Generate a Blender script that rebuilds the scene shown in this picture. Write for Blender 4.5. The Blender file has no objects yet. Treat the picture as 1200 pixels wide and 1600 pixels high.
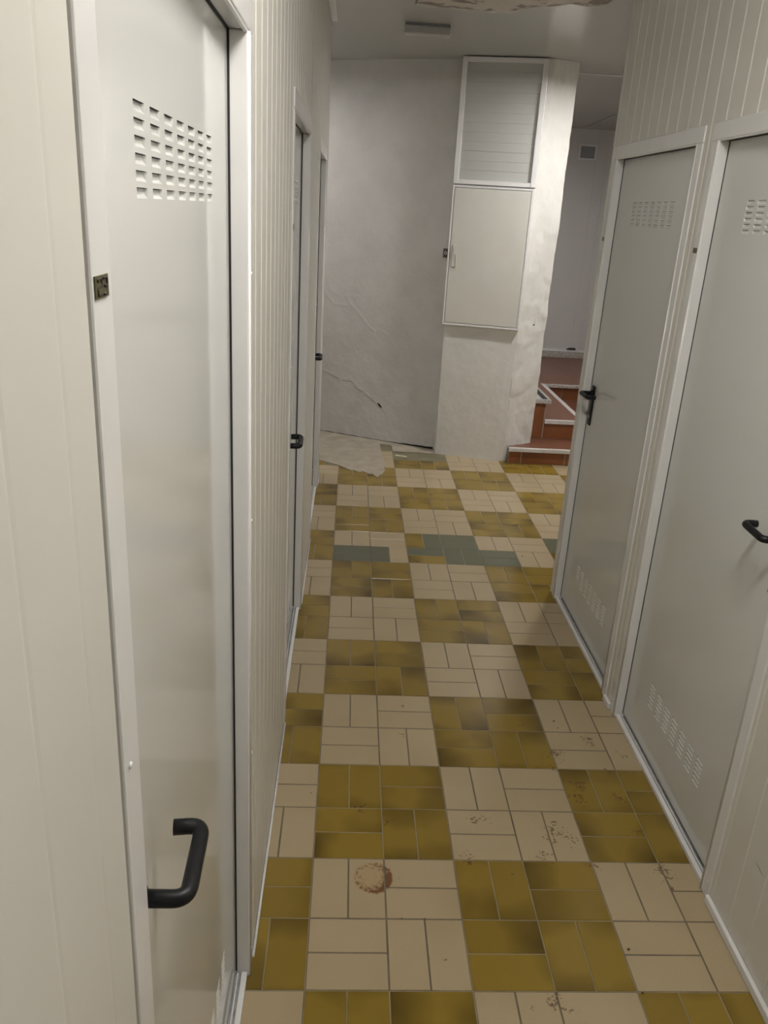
import bpy, bmesh, math, random
import numpy as np
from mathutils import Vector, Matrix, noise as mnoise

random.seed(7)
SC = bpy.context.scene
COL = SC.collection

# ------------------------------------------------------------------ helpers
def link(o, parent=None):
    COL.objects.link(o)
    if parent is not None:
        o.parent = parent
        # parts keep their modelled place: parents carry translation only
        o.matrix_parent_inverse = Matrix.Translation(-Vector(world_loc(parent)))
    return o

def world_loc(o):
    v = Vector(o.location)
    if o.parent is not None:
        v = v  # parents carry inverse, own location is already in world units
    return v

def tag(o, label=None, cat=None, group=None, kind=None):
    if label: o['label'] = label
    if cat: o['category'] = cat
    if group: o['group'] = group
    if kind: o['kind'] = kind
    return o

def empty(name, loc):
    o = bpy.data.objects.new(name, None)
    o.location = loc
    o.empty_display_size = .1
    COL.objects.link(o)
    return o

class MB:
    """collects faces (world coordinates); build() links them as one mesh object"""
    def __init__(self):
        self.v = []; self.f = []; self.m = []; self.sm = []; self.uv = []; self.tint = []
    def quad(self, a, b, c, d, mi=0, smooth=False, uv=None, tint=.5):
        i = len(self.v); self.v += [tuple(a), tuple(b), tuple(c), tuple(d)]
        self.f.append((i, i+1, i+2, i+3)); self.m.append(mi); self.sm.append(smooth)
        self.uv.append(uv or [(0, 0), (1, 0), (1, 1), (0, 1)]); self.tint.append(tint)
    def poly(self, pts, mi=0, smooth=False, tint=.5):
        i = len(self.v); self.v += [tuple(p) for p in pts]
        self.f.append(tuple(range(i, i+len(pts)))); self.m.append(mi); self.sm.append(smooth)
        self.uv.append([(0, 0)]*len(pts)); self.tint.append(tint)
    def box(self, p0, p1, bev=0.0, mi=0, seg=2):
        x0, y0, z0 = [min(a, b) for a, b in zip(p0, p1)]
        x1, y1, z1 = [max(a, b) for a, b in zip(p0, p1)]
        bm = bmesh.new(); bmesh.ops.create_cube(bm, size=1)
        for v in bm.verts:
            v.co = Vector((x0 if v.co.x < 0 else x1, y0 if v.co.y < 0 else y1, z0 if v.co.z < 0 else z1))
        if bev > 0:
            b = min(bev, .45*min(x1-x0, y1-y0, z1-z0))
            bmesh.ops.bevel(bm, geom=bm.edges[:], offset=b, segments=seg, affect='EDGES', profile=.5)
        self.add_bm(bm, mi); bm.free()
    def obox(self, o, ax, ay, az, lo, hi, bev=0.0, mi=0, seg=2):
        """box in an oriented frame"""
        bm = bmesh.new(); bmesh.ops.create_cube(bm, size=1)
        o, ax, ay, az = map(Vector, (o, ax, ay, az))
        for v in bm.verts:
            v.co = Vector([lo[i] if v.co[i] < 0 else hi[i] for i in range(3)])
        if bev > 0:
            b = min(bev, .45*min(abs(hi[i]-lo[i]) for i in range(3)))
            bmesh.ops.bevel(bm, geom=bm.edges[:], offset=b, segments=seg, affect='EDGES', profile=.5)
        for v in bm.verts:
            c = v.co.copy(); v.co = o + ax*c.x + ay*c.y + az*c.z
        self.add_bm(bm, mi); bm.free()
    def add_bm(self, bm, mi=0, smooth=None):
        bm.normal_update(); bm.verts.index_update()
        i = len(self.v)
        self.v += [tuple(v.co) for v in bm.verts]
        for f in bm.faces:
            self.f.append(tuple(i+v.index for v in f.verts)); self.m.append(mi)
            self.sm.append(f.smooth if smooth is None else smooth)
            self.uv.append([(0, 0)]*len(f.verts)); self.tint.append(.5)
    def tube(self, pts, r, n=16, mi=0, cap=True, rr=None):
        pts = [Vector(p) for p in pts]
        rings = []
        t0 = (pts[1]-pts[0]).normalized()
        nrm = t0.orthogonal().normalized()
        for k, p in enumerate(pts):
            if k == 0: t = pts[1]-pts[0]
            elif k == len(pts)-1: t = pts[-1]-pts[-2]
            else: t = (pts[k+1]-pts[k]).normalized()+(pts[k]-pts[k-1]).normalized()
            t.normalize()
            nrm = (nrm - t*nrm.dot(t)).normalized()
            b = t.cross(nrm)
            rad = rr[k] if rr else r
            rings.append([p+(nrm*math.cos(a)+b*math.sin(a))*rad for a in [2*math.pi*j/n for j in range(n)]])
        i = len(self.v)
        for rg in rings: self.v += [tuple(p) for p in rg]
        for k in range(len(rings)-1):
            for j in range(n):
                a = i+k*n+j; b2 = i+k*n+(j+1) % n
                self.f.append((a, b2, b2+n, a+n)); self.m.append(mi); self.sm.append(True)
                self.uv.append([(0, 0)]*4); self.tint.append(.5)
        if cap:
            for base, rev in ((i, True), (i+(len(rings)-1)*n, False)):
                idx = [base+j for j in range(n)]
                if rev: idx.reverse()
                self.f.append(tuple(idx)); self.m.append(mi); self.sm.append(False)
                self.uv.append([(0, 0)]*n); self.tint.append(.5)
    def build(self, name, mats, parent=None, fixn=False):
        me = bpy.data.meshes.new(name)
        me.from_pydata(self.v, [], self.f)
        mats = mats if isinstance(mats, (list, tuple)) else [mats]
        for m in mats: me.materials.append(m)
        me.polygons.foreach_set('material_index', self.m)
        me.polygons.foreach_set('use_smooth', self.sm)
        uvl = me.uv_layers.new(name='UVMap')
        flat = [c for u in self.uv for p in u for c in p]
        uvl.data.foreach_set('uv', flat)
        at = me.attributes.new('tint', 'FLOAT', 'FACE'); at.data.foreach_set('value', self.tint)
        me.update()
        if fixn:
            bm = bmesh.new(); bm.from_mesh(me)
            bmesh.ops.remove_doubles(bm, verts=bm.verts[:], dist=1e-5)
            bmesh.ops.recalc_face_normals(bm, faces=bm.faces[:])
            bm.to_mesh(me); bm.free()
        o = bpy.data.objects.new(name, me)
        return link(o, parent)

def round_path(pts, r, n=7):
    """polyline with rounded corners"""
    pts = [Vector(p) for p in pts]; out = [pts[0]]
    for k in range(1, len(pts)-1):
        a, b, c = pts[k-1], pts[k], pts[k+1]
        d0 = (a-b).normalized(); d1 = (c-b).normalized()
        p0 = b+d0*r; p1 = b+d1*r
        for j in range(n+1):
            t = j/n
            out.append(p0*(1-t)**2+b*2*t*(1-t)+p1*t*t)
    out.append(pts[-1]); return out

# ------------------------------------------------------------------ materials
def newmat(name):
    m = bpy.data.materials.new(name); m.use_nodes = True
    nt = m.node_tree; b = nt.nodes['Principled BSDF']
    return m, nt, b

def N(nt, typ, **kw):
    n = nt.nodes.new(typ)
    for k, v in kw.items(): setattr(n, k, v)
    return n

def math_(nt, op, a, b=None, clamp=False):
    n = N(nt, 'ShaderNodeMath', operation=op, use_clamp=clamp)
    for i, x in enumerate((a, b)):
        if x is None: continue
        if isinstance(x, (int, float)): n.inputs[i].default_value = x
        else: nt.links.new(x, n.inputs[i])
    return n.outputs[0]

def mixc(nt, fac, a, b):
    n = N(nt, 'ShaderNodeMix', data_type='RGBA')
    if isinstance(fac, (int, float)): n.inputs[0].default_value = fac
    else: nt.links.new(fac, n.inputs[0])
    for i, x in ((6, a), (7, b)):
        if isinstance(x, tuple): n.inputs[i].default_value = (*x, 1)
        else: nt.links.new(x, n.inputs[i])
    return n.outputs[2]

def noise_(nt, scale, detail=3, rough=.55, vec=None, stretch=None):
    n = N(nt, 'ShaderNodeTexNoise'); n.inputs['Scale'].default_value = scale
    n.inputs['Detail'].default_value = detail; n.inputs['Roughness'].default_value = rough
    if vec is None:
        tc = N(nt, 'ShaderNodeTexCoord'); vec = tc.outputs['Object']
    if stretch:
        mp = N(nt, 'ShaderNodeMapping'); mp.inputs['Scale'].default_value = stretch
        nt.links.new(vec, mp.inputs[0]); vec = mp.outputs[0]
    nt.links.new(vec, n.inputs['Vector']); return n.outputs[0]

def ramp(nt, fac, lo, hi):
    n = N(nt, 'ShaderNodeMapRange'); n.inputs[1].default_value = lo; n.inputs[2].default_value = hi
    nt.links.new(fac, n.inputs[0]); return n.outputs[0]

def bump(nt, b, h, strength=.2, dist=.003):
    n = N(nt, 'ShaderNodeBump'); n.inputs['Strength'].default_value = strength
    n.inputs['Distance'].default_value = dist
    nt.links.new(h, n.inputs['Height']); nt.links.new(n.outputs[0], b.inputs['Normal'])

def simple(name, col, rough=.4, metal=0., var=.05, vscale=6, bumps=None, coat=0., spec=None, stretch=None):
    m, nt, b = newmat(name)
    dark = tuple(c*(1-var*2) for c in col)
    f = noise_(nt, vscale, 4, stretch=stretch)
    nt.links.new(mixc(nt, ramp(nt, f, .35, .75), col, dark), b.inputs['Base Color'])
    b.inputs['Roughness'].default_value = rough; b.inputs['Metallic'].default_value = metal
    b.inputs['Coat Weight'].default_value = coat; b.inputs['Coat Roughness'].default_value = .08
    if spec is not None: b.inputs['Specular IOR Level'].default_value = spec
    if bumps:
        sc, st, ds = bumps
        bump(nt, b, noise_(nt, sc, 4), st, ds)
    return m

M = {}
M['panel'] = simple('cream_sheet_metal', (.665, .648, .600), .36, var=.025, vscale=3, bumps=(9, .12, .002))
M['leaf'] = simple('grey_white_door_sheet', (.63, .635, .615), .095, var=.012, vscale=2, bumps=(4, .03, .002))
M['dark'] = simple('dark_void', (.012, .012, .012), .8)
M['frame'] = simple('white_lacquered_aluminium', (.76, .755, .755), .22, var=.03, vscale=8)
M['alu'] = simple('dirty_aluminium', (.60, .60, .60), .35, metal=.25, var=.25, vscale=40)
M['black'] = simple('black_nylon', (.007, .0075, .009), .42, var=.1, vscale=60, spec=.3, bumps=(400, .1, .0005))
M['chrome'] = simple('worn_steel', (.55, .55, .56), .25, metal=1., var=.1, vscale=30)
M['brass'] = simple('olive_brass_plate', (.13, .115, .05), .35, metal=.3, var=.15, vscale=90)
M['digit'] = simple('dark_digit_paint', (.012, .010, .006), .6)
M['plastic_white'] = simple('aged_white_plastic', (.72, .71, .68), .35, var=.03)
M['plastic_grey'] = simple('dusty_grey_diffuser', (.45, .45, .44), .35, var=.03)
M['cab'] = simple('beige_painted_sheet', (.64, .625, .575), .42, var=.03, vscale=5)
M['nosing'] = simple('white_metal_nosing', (.62, .60, .57), .35, var=.08, vscale=25)
M['strip_black'] = simple('black_rubber', (.02, .02, .022), .7)
M['far_panel'] = simple('grey_sheet_panel', (.60, .585, .58), .4, var=.03, vscale=2)
M['chip'] = simple('pale_plaster_chip', (.75, .68, .52), .8)
M['void_grey'] = simple('grey_vent_mesh', (.30, .31, .33), .6)

def plaster(name, col, dirt=.12):
    m, nt, b = newmat(name)
    f = noise_(nt, 5, 6, .6); g = noise_(nt, 45, 5, .6)
    c = mixc(nt, ramp(nt, f, .4, .8), col, tuple(x*(1-dirt) for x in col))
    c = mixc(nt, math_(nt, 'MULTIPLY', ramp(nt, g, .62, .8), .35), c, tuple(x*.72 for x in col))
    nt.links.new(c, b.inputs['Base Color']); b.inputs['Roughness'].default_value = .7
    h = math_(nt, 'ADD', math_(nt, 'MULTIPLY', noise_(nt, 30, 6, .6), 1.0), math_(nt, 'MULTIPLY', noise_(nt, 140, 4, .6), .5))
    bump(nt, b, h, .45, .005)
    return m
M['plaster'] = plaster('rough_grey_white_plaster', (.60, .585, .565))
M['plaster_white'] = plaster('rough_white_plaster', (.68, .665, .63), .08)

# ceiling sheet: glossy panel with fine ribs
def ceil_mat():
    m, nt, b = newmat('glossy_ceiling_sheet')
    f = noise_(nt, 1.5, 3)
    nt.links.new(mixc(nt, f, (.46, .455, .435), (.43, .425, .405)), b.inputs['Base Color'])
    b.inputs['Roughness'].default_value = .22
    tc = N(nt, 'ShaderNodeTexCoord'); sp = N(nt, 'ShaderNodeSeparateXYZ')
    nt.links.new(tc.outputs['Object'], sp.inputs[0])
    w = math_(nt, 'SINE', math_(nt, 'MULTIPLY', sp.outputs[1], 2*math.pi/.085))
    h = math_(nt, 'POWER', math_(nt, 'ABSOLUTE', w), 12)
    h = math_(nt, 'ADD', h, math_(nt, 'MULTIPLY', noise_(nt, 6, 2), .8))
    bump(nt, b, h, .3, .0012)
    return m
M['ceiling'] = ceil_mat()

# floor stains: (x, y, radius) in metres on the floor
BLOBS = [(.728, .514, .045), (.702, .488, .030), (.765, .489, .040), (.735, .54, .02), (.49, .556, .030), (.525, .552, .022), (.455, .56, .008),
         (1.00, .372, .045), (1.0, .316, .03), (.588, -.03, .030), (.62, -.045, .022), (.53, -.04, .02), (.85, .713, .035), (.835, .655, .045),
         (.96, .66, .030), (.99, .645, .02), (.985, .52, .03), (.30, .08, .014), (.335, .08, .012), (.287, .957, .014), (.30, 1.13, .02),
         (.72, 1.04, .010), (.715, 1.0, .010), (.95, .95, .045), (.81, .87, .05), (.79, .80, .03), (.44, .41, .03), (.13, .60, .03), (.21, .54, .025),
         (1.05, .88, .03), (.67, .42, .03), (.81, .38, .025), (.56, .35, .012), (.98, .78, .03), (.45, 2.42, .04), (.20, 2.47, .02)]
def stains(nt, col, dark=(.085, .035, .018), amount=.85):
    tc = N(nt, 'ShaderNodeTexCoord'); P = tc.outputs['Object']
    nz = noise_(nt, 100, 3, .6, P)
    nz2 = noise_(nt, 38, 4, .6, P)
    wn = N(nt, 'ShaderNodeTexNoise'); wn.inputs['Scale'].default_value = 28; wn.inputs['Detail'].default_value = 3
    nt.links.new(P, wn.inputs['Vector'])
    sb = N(nt, 'ShaderNodeVectorMath', operation='SUBTRACT'); nt.links.new(wn.outputs['Color'], sb.inputs[0]); sb.inputs[1].default_value = (.5, .5, .5)
    sc_ = N(nt, 'ShaderNodeVectorMath', operation='MULTIPLY'); nt.links.new(sb.outputs[0], sc_.inputs[0]); sc_.inputs[1].default_value = (.10, .10, 0)
    ad = N(nt, 'ShaderNodeVectorMath', operation='ADD'); nt.links.new(P, ad.inputs[0]); nt.links.new(sc_.outputs[0], ad.inputs[1])
    WARP = ad.outputs[0]
    def dist(x, y, WP=WARP):
        d = N(nt, 'ShaderNodeVectorMath', operation='DISTANCE'); nt.links.new(WP, d.inputs[0])
        d.inputs[1].default_value = (x, y, 0); return d.outputs['Value']
    acc = None
    for x, y, r in BLOBS:
        k = N(nt, 'ShaderNodeMapRange'); k.inputs[1].default_value = r; k.inputs[2].default_value = r*.1
        nt.links.new(dist(x, y), k.inputs[0])
        acc = k.outputs[0] if acc is None else math_(nt, 'MAXIMUM', acc, k.outputs[0])
    # rusty ring left by a pot
    d = dist(.168, .334, P)
    dn = math_(nt, 'ADD', d, math_(nt, 'MULTIPLY', math_(nt, 'SUBTRACT', nz2, .5), .014))
    outer = ramp(nt, dn, .060, .050); ring = ramp(nt, dn, .020, .048)
    ringm = math_(nt, 'MULTIPLY', outer, math_(nt, 'ADD', math_(nt, 'MULTIPLY', ring, .80), .24))
    # heavier on the near right side of the ring
    d2 = dist(.198, .318, P); ringm = math_(nt, 'MULTIPLY', ringm, ramp(nt, d2, .125, .01))
    m1 = ramp(nt, math_(nt, 'ADD', math_(nt, 'MULTIPLY', acc, .16), math_(nt, 'MULTIPLY', nz, .66)), .44, .50)
    m1 = math_(nt, 'MULTIPLY', m1, ramp(nt, acc, 0, .15))
    m2 = ramp(nt, math_(nt, 'ADD', math_(nt, 'MULTIPLY', ringm, .55), math_(nt, 'MULTIPLY', nz, .8)), .58, .80)
    m2 = math_(nt, 'MULTIPLY', m2, ramp(nt, ringm, 0, .2))
    halo = math_(nt, 'MULTIPLY', outer, .35)
    c = mixc(nt, halo, col, (.40, .27, .12))
    c = mixc(nt, math_(nt, 'MULTIPLY', m1, amount*.8), c, dark)
    c = mixc(nt, math_(nt, 'MULTIPLY', m2, amount), c, (.13, .042, .014))
    return c

def tile_mat(name, light, dark, flame, rough, st=True, freckle=.0):
    m, nt, b = newmat(name)
    uv = N(nt, 'ShaderNodeUVMap'); sp = N(nt, 'ShaderNodeSeparateXYZ'); nt.links.new(uv.outputs[0], sp.inputs[0])
    at = N(nt, 'ShaderNodeAttribute', attribute_name='tint'); T = at.outputs['Fac']
    tc = N(nt, 'ShaderNodeTexCoord'); off = N(nt, 'ShaderNodeVectorMath', operation='ADD')
    nt.links.new(tc.outputs['Object'], off.inputs[0])
    cmb = N(nt, 'ShaderNodeCombineXYZ')
    for i in range(3): nt.links.new(math_(nt, 'MULTIPLY', T, 37.0+i*11), cmb.inputs[i])
    nt.links.new(cmb.outputs[0], off.inputs[1])
    V = off.outputs[0]
    nz = noise_(nt, 4.5, 2, .45, V)
    # flamed glaze: darker at the fired ends of each tile
    u = math_(nt, 'ABSOLUTE', math_(nt, 'SUBTRACT', sp.outputs[0], math_(nt, 'ADD', .2, math_(nt, 'MULTIPLY', T, .6))))
    e = ramp(nt, math_(nt, 'ADD', math_(nt, 'MULTIPLY', u, .8), math_(nt, 'MULTIPLY', math_(nt, 'SUBTRACT', nz, .5), 1.5)), .15, .75)
    c = mixc(nt, math_(nt, 'MULTIPLY', e, flame), light, dark)
    c = mixc(nt, math_(nt, 'MULTIPLY', T, .22), c, dark)
    if freckle:
        fz = noise_(nt, 330, 2, .5, V)
        c = mixc(nt, math_(nt, 'MULTIPLY', ramp(nt, fz, .58, .72), freckle), c, tuple(x*.62 for x in light))
    if st: c = stains(nt, c)
    nt.links.new(c, b.inputs['Base Color'])
    rn = noise_(nt, 25, 4)
    nt.links.new(math_(nt, 'ADD', rough, math_(nt, 'MULTIPLY', rn, .12)), b.inputs['Roughness'])
    bump(nt, b, noise_(nt, 14, 3, .5, V), .10, .003)
    return m
M['t_beige'] = tile_mat('beige_glazed_tile', (.425, .338, .212), (.365, .283, .168), .5, .15, True, .25)
M['t_olive'] = tile_mat('olive_flamed_tile', (.270, .180, .029), (.088, .056, .009), .95, .10, True)
M['t_green'] = tile_mat('grey_green_tile', (.120, .125, .078), (.105, .108, .066), .4, .18, False)
M['t_darkgreen'] = tile_mat('worn_dark_tile', (.19, .17, .10), (.13, .115, .06), .6, .25, False)
M['grout'] = simple('grey_beige_grout', (.31, .25, .145), .85, var=.2, vscale=12)
M['grout_dark'] = simple('soiled_grey_grout', (.175, .140, .098), .85, var=.2, vscale=12)
M['concrete'] = simple('pale_mortar', (.40, .35, .275), .85, var=.15, vscale=9, bumps=(60, .5, .006))
M['terra'] = tile_mat('terracotta_tread_tile', (.185, .078, .046), (.14, .056, .032), .6, .28, False)
M['terra_riser'] = tile_mat('orange_terracotta_riser', (.225, .078, .028), (.14, .042, .014), .7, .25, False)
M['terra_grout'] = simple('pink_grout', (.36, .26, .20), .85, var=.1)

def granite():
    m, nt, b = newmat('speckled_granite')
    v = N(nt, 'ShaderNodeTexVoronoi'); v.inputs['Scale'].default_value = 130
    tc = N(nt, 'ShaderNodeTexCoord'); nt.links.new(tc.outputs['Object'], v.inputs['Vector'])
    f = ramp(nt, noise_(nt, 130, 3, .7), .4, .62)
    nt.links.new(mixc(nt, f, (.24, .22, .20), (.62, .59, .56)), b.inputs['Base Color'])
    b.inputs['Roughness'].default_value = .3
    return m
M['granite'] = granite()

def peeling():
    m, nt, b = newmat('peeling_painted_plaster')
    f = noise_(nt, 10, 4, .55)
    g = ramp(nt, f, .53, .57)
    c = mixc(nt, g, (.66, .62, .57), (.29, .24, .205))
    c = mixc(nt, math_(nt, 'MULTIPLY', ramp(nt, noise_(nt, 70, 4), .5, .75), .5), c, (.5, .45, .38))
    nt.links.new(c, b.inputs['Base Color']); b.inputs['Roughness'].default_value = .75
    bump(nt, b, noise_(nt, 40, 6, .7), .8, .008)
    return m
M['peel'] = peeling()

def sheet_glossy():
    m, nt, b = newmat('grey_plastic_sheet')
    f = noise_(nt, 3, 2)
    nt.links.new(mixc(nt, f, (.49, .495, .475), (.45, .455, .44)), b.inputs['Base Color'])
    b.inputs['Roughness'].default_value = .25
    bump(nt, b, noise_(nt, 7, 2), .25, .01)
    return m
M['sheet'] = sheet_glossy()

def emit(name, col, s):
    m, nt, b = newmat(name)
    b.inputs['Base Color'].default_value = (*col, 1)
    b.inputs['Emission Color'].default_value = (*col, 1); b.inputs['Emission Strength'].default_value = s
    b.inputs['Roughness'].default_value = .4
    return m

# ------------------------------------------------------------------ camera (solved from the floor grid and the plumb lines)
cam_d = bpy.data.cameras.new('camera'); cam = bpy.data.objects.new('camera', cam_d); COL.objects.link(cam)
r_ = Vector((0.99745439, -0.04054873, 0.05865605)); u_ = Vector((-0.0414962, 0.3388787, 0.93991451)); f_ = Vector((0.05798962, 0.93995587, -0.33633343))
mw = Matrix.Identity(4)
for i in range(3):
    mw[i][0] = r_[i]; mw[i][1] = u_[i]; mw[i][2] = -f_[i]
mw[0][3], mw[1][3], mw[2][3] = 0.04294, -1.34584, 1.73706
cam.matrix_world = mw
cam_d.sensor_fit = 'AUTO'; cam_d.sensor_width = 36
cam_d.lens = 1226.571*36/1600
cam_d.shift_x = (600-608.387)/1600; cam_d.shift_y = (767.0-800)/1600
cam_d.clip_start = .02
SC.camera = cam

# ------------------------------------------------------------------ key dimensions (metres)
XL = -.1348      # left panel plane
XR = 1.0895      # right panel plane
FL = -.132      # left door-frame face
FR = 1.086      # right door-frame face
ZC = 2.71       # ceiling
YN = -2.9       # wall behind the viewpoint
HEAD = 1.985; HTOP = 2.033

# ------------------------------------------------------------------ floor
fl = MB()
S = .2; G = .0014
greens = {}
def setg(i, j, which): greens[(i, j)] = which        # which: set of tile slots 0/1
setg(0, 12, {0, 1}); setg(1, 12, {0}); setg(2, 13, {1}); setg(2, 12, {1}); setg(3, 13, {0, 1}); setg(3, 12, {0, 1})
setg(4, 12, {0, 1}); setg(6, 13, {0, 1}); setg(6, 12, {0})
dgreens = {(2, 21): {0, 1}, (3, 21): {0, 1}, (1, 22): {0, 1}, (0, 20): {1}, (-1, 20): {1}, (1, 20): {0}}
for i in range(-8, 13):
    for j in range(-15, 28):
        x0, y0 = i*S, j*S
        dark = ((i//2)+(j//2)) % 2 == 1
        vert = (i+j) % 2 == 1
        for t in (0, 1):
            if vert: a = (x0+t*.1, y0, x0+t*.1+.1, y0+S)
            else: a = (x0, y0+t*.1, x0+S, y0+t*.1+.1)
            mi = 1 if dark else 0
            if t in greens.get((i, j), ()): mi = 2
            if t in dgreens.get((i, j), ()): mi = 3
            g = G*(.85 if dark else 1.15)
            X0, Y0, X1, Y1 = a[0]+g, a[1]+g, a[2]-g, a[3]-g
            fl_flip = random.random() < .5
            tint = random.random()
            dz = random.uniform(-.0004, .0002)
            b = .0012
            if vert: uv = [(0, 0), (0, 1), (1, 1), (1, 0)]
            else: uv = [(0, 0), (1, 0), (1, 1), (0, 1)]
            if fl_flip: uv = [(1-p, q) for p, q in uv]
            fl.quad((X0+b, Y0+b, dz), (X1-b, Y0+b, dz), (X1-b, Y1-b, dz), (X0+b, Y1-b, dz), mi, False, uv, tint)
            lo = [(X0, Y0, -.002), (X1, Y0, -.002), (X1, Y1, -.002), (X0, Y1, -.002)]
            hi = [(X0+b, Y0+b, dz), (X1-b, Y0+b, dz), (X1-b, Y1-b, dz), (X0+b, Y1-b, dz)]
            for k in range(4):
                q = (k+1) % 4
                fl.quad(lo[k], lo[q], hi[q], hi[k], mi, False, [uv[k], uv[q], uv[q], uv[k]], tint)
for I in range(-4, 7):
    for J in range(-8, 14):
        mi = 4 if (I+J) % 2 else 5
        fl.quad((I*.4, J*.4, -.0012), (I*.4+.4, J*.4, -.0012), (I*.4+.4, J*.4+.4, -.0012), (I*.4, J*.4+.4, -.0012), mi)
fl.box((-1.6, -3.0, -.06), (2.6, 5.6, -.003), 0, 5)
floor = fl.build('floor', [M['t_beige'], M['t_olive'], M['t_green'], M['t_darkgreen'], M['grout'], M['grout_dark']])
tag(floor, 'chequered floor of beige and olive basket-weave tiles', 'floor', kind='structure')

# ragged mortar patch where tiles are missing, and the mortar wedge along the back wall
def back_y(x): return 4.888-.4452*(x+.145)
random.seed(3)
edge = [(-1.3, 4.30), (-.5, 4.22), (-.125, 4.10), (-.02, 4.02), (.05, 3.95), (.086, 3.895), (.10, 3.91), (.14, 3.868), (.165, 3.885), (.207, 3.845), (.235, 3.85), (.25, 3.80), (.27, 3.778),
        (.285, 3.83), (.306, 3.855), (.318, 3.90), (.331, 3.936), (.322, 3.99), (.333, 4.05), (.338, 4.12), (.324, 4.18), (.320, 4.29), (.312, 4.36), (.316, 4.45), (.312, 4.53)]
edge = [(x+random.uniform(-.004, .004), y+random.uniform(-.006, .006)) for x, y in edge]
pts = edge + [(.312, back_y(.312)+.02), (-1.3, back_y(-1.3)+.02)]
pm = MB()
pm.poly([(x, y, .0045) for x, y in pts])
for k in range(len(edge)-1):
    (xa, ya), (xb, yb) = edge[k], edge[k+1]
    pm.quad((xa+.002, ya-.004, 0.0), (xb+.002, yb-.004, 0.0), (xb, yb, .0045), (xa, ya, .0045))
pm.build('mortar_patch', M['concrete'], floor)
pw = MB()
pw.poly([(.312, 4.60, .003), (.32, 4.572, .003), (.40, 4.565, .003), (.408, 4.40, .003), (.62, 4.395, .003), (.735, 4.385, .003), (.735, back_y(.735)+.02, .003), (.312, back_y(.312)+.02, .003)])
pw.build('mortar_patch', M['concrete'], floor)

# ------------------------------------------------------------------ ribbed sandwich-panel walls
def ribbed(mb, side, xf, y0, y1, z0, z1, pitch, offs, thick=.04, w=.0045, d=.0024):
    """vertical V grooves in a sheet facing +X (side=1) or -X (side=-1)"""
    prof = [(y0, 0)]
    k = math.ceil((y0+w-offs)/pitch)
    while offs+k*pitch < y1-w:
        g = offs+k*pitch
        prof += [(g-w, 0), (g, -d), (g+w, 0)]; k += 1
    prof.append((y1, 0))
    X = lambda h: xf+side*h
    for (ya, ha), (yb, hb) in zip(prof, prof[1:]):
        a, b, c, e = (X(ha), ya, z0), (X(hb), yb, z0), (X(hb), yb, z1), (X(ha), ya, z1)
        mb.quad(a, b, c, e) if side > 0 else mb.quad(b, a, e, c)
    xb = xf-side*thick
    mb.quad((xb, y0, z0), (xb, y1, z0), (xb, y1, z1), (xb, y0, z1))
    for y in (y0, y1): mb.quad((xf, y, z0), (xb, y, z0), (xb, y, z1), (xf, y, z1))
    mb.quad((xf, y0, z0), (xb, y0, z0), (xb, y1, z0), (xf, y1, z0))
    mb.quad((xf, y0, z1), (xb, y0, z1), (xb, y1, z1), (xf, y1, z1))

# doors: (name, side, outer y0, outer y1, handle end 'lo'/'hi')
D = {1: (1, -.794, .082, 'lo'), 2: (1, 1.012, 1.895, 'lo'), 3: (1, 2.66, 3.54, 'lo'),
     4: (-1, 1.211, 2.092, 'hi'), 5: (-1, .268, 1.145, 'lo')}
wl = MB(); PL = .0915; OL = .244
gap = .0035
ribbed(wl, 1, XL, YN, -.794-gap, .006, ZC, PL, OL, d=.0006)
for y0, y1 in ((.082, 1.012-.003), (1.895, 2.66-.002), (3.54, 3.80)):
    ribbed(wl, 1, XL, y0, y1, .006, ZC, PL, OL, w=.0065, d=.0042)
for y0, y1 in ((-.794-gap, .082), (1.009, 1.895), (2.658, 3.54)):
    ribbed(wl, 1, XL, y0, y1, HTOP+.0015, ZC, PL, OL, w=.0065, d=.0042)
tag(wl.build('wall_left', M['panel']), 'cream ribbed metal panel wall along the left side of the corridor', 'wall', kind='structure')
wr = MB(); PR = .0925; OR = 1.176
for y0, y1 in ((YN, .268-.001), (1.145, 1.211)):
    ribbed(wr, -1, XR, y0, y1, .006, ZC, PR, OR)
ribbed(wr, -1, XR, 2.092, 2.12, .006, ZC, PR, OR)
for y0, y1 in ((.267, 1.145), (1.211, 2.092)):
    ribbed(wr, -1, XR, y0, y1, HTOP+.0015, ZC, PR, OR)
wr_o = wr.build('wall_right', M['panel'])
tag(wr_o, 'cream ribbed metal panel wall along the right side of the corridor', 'wall', kind='structure')
sc = MB()
sA, sB = Vector((XR-.0006, .123, .288)), Vector((XR-.0006, .080, .281))
for k in range(6):
    p, q = sA.lerp(sB, k/6), sA.lerp(sB, (k+1)/6)
    w0, w1 = .0011*math.sin(math.pi*(k+.3)/6.6), .0011*math.sin(math.pi*(k+1.3)/7.3)
    sc.quad(p-Vector((0, 0, w0)), q-Vector((0, 0, w1)), q+Vector((0, 0, w1)), p+Vector((0, 0, w0)))
sc.build('scratch', M['dark'], wr_o)

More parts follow.
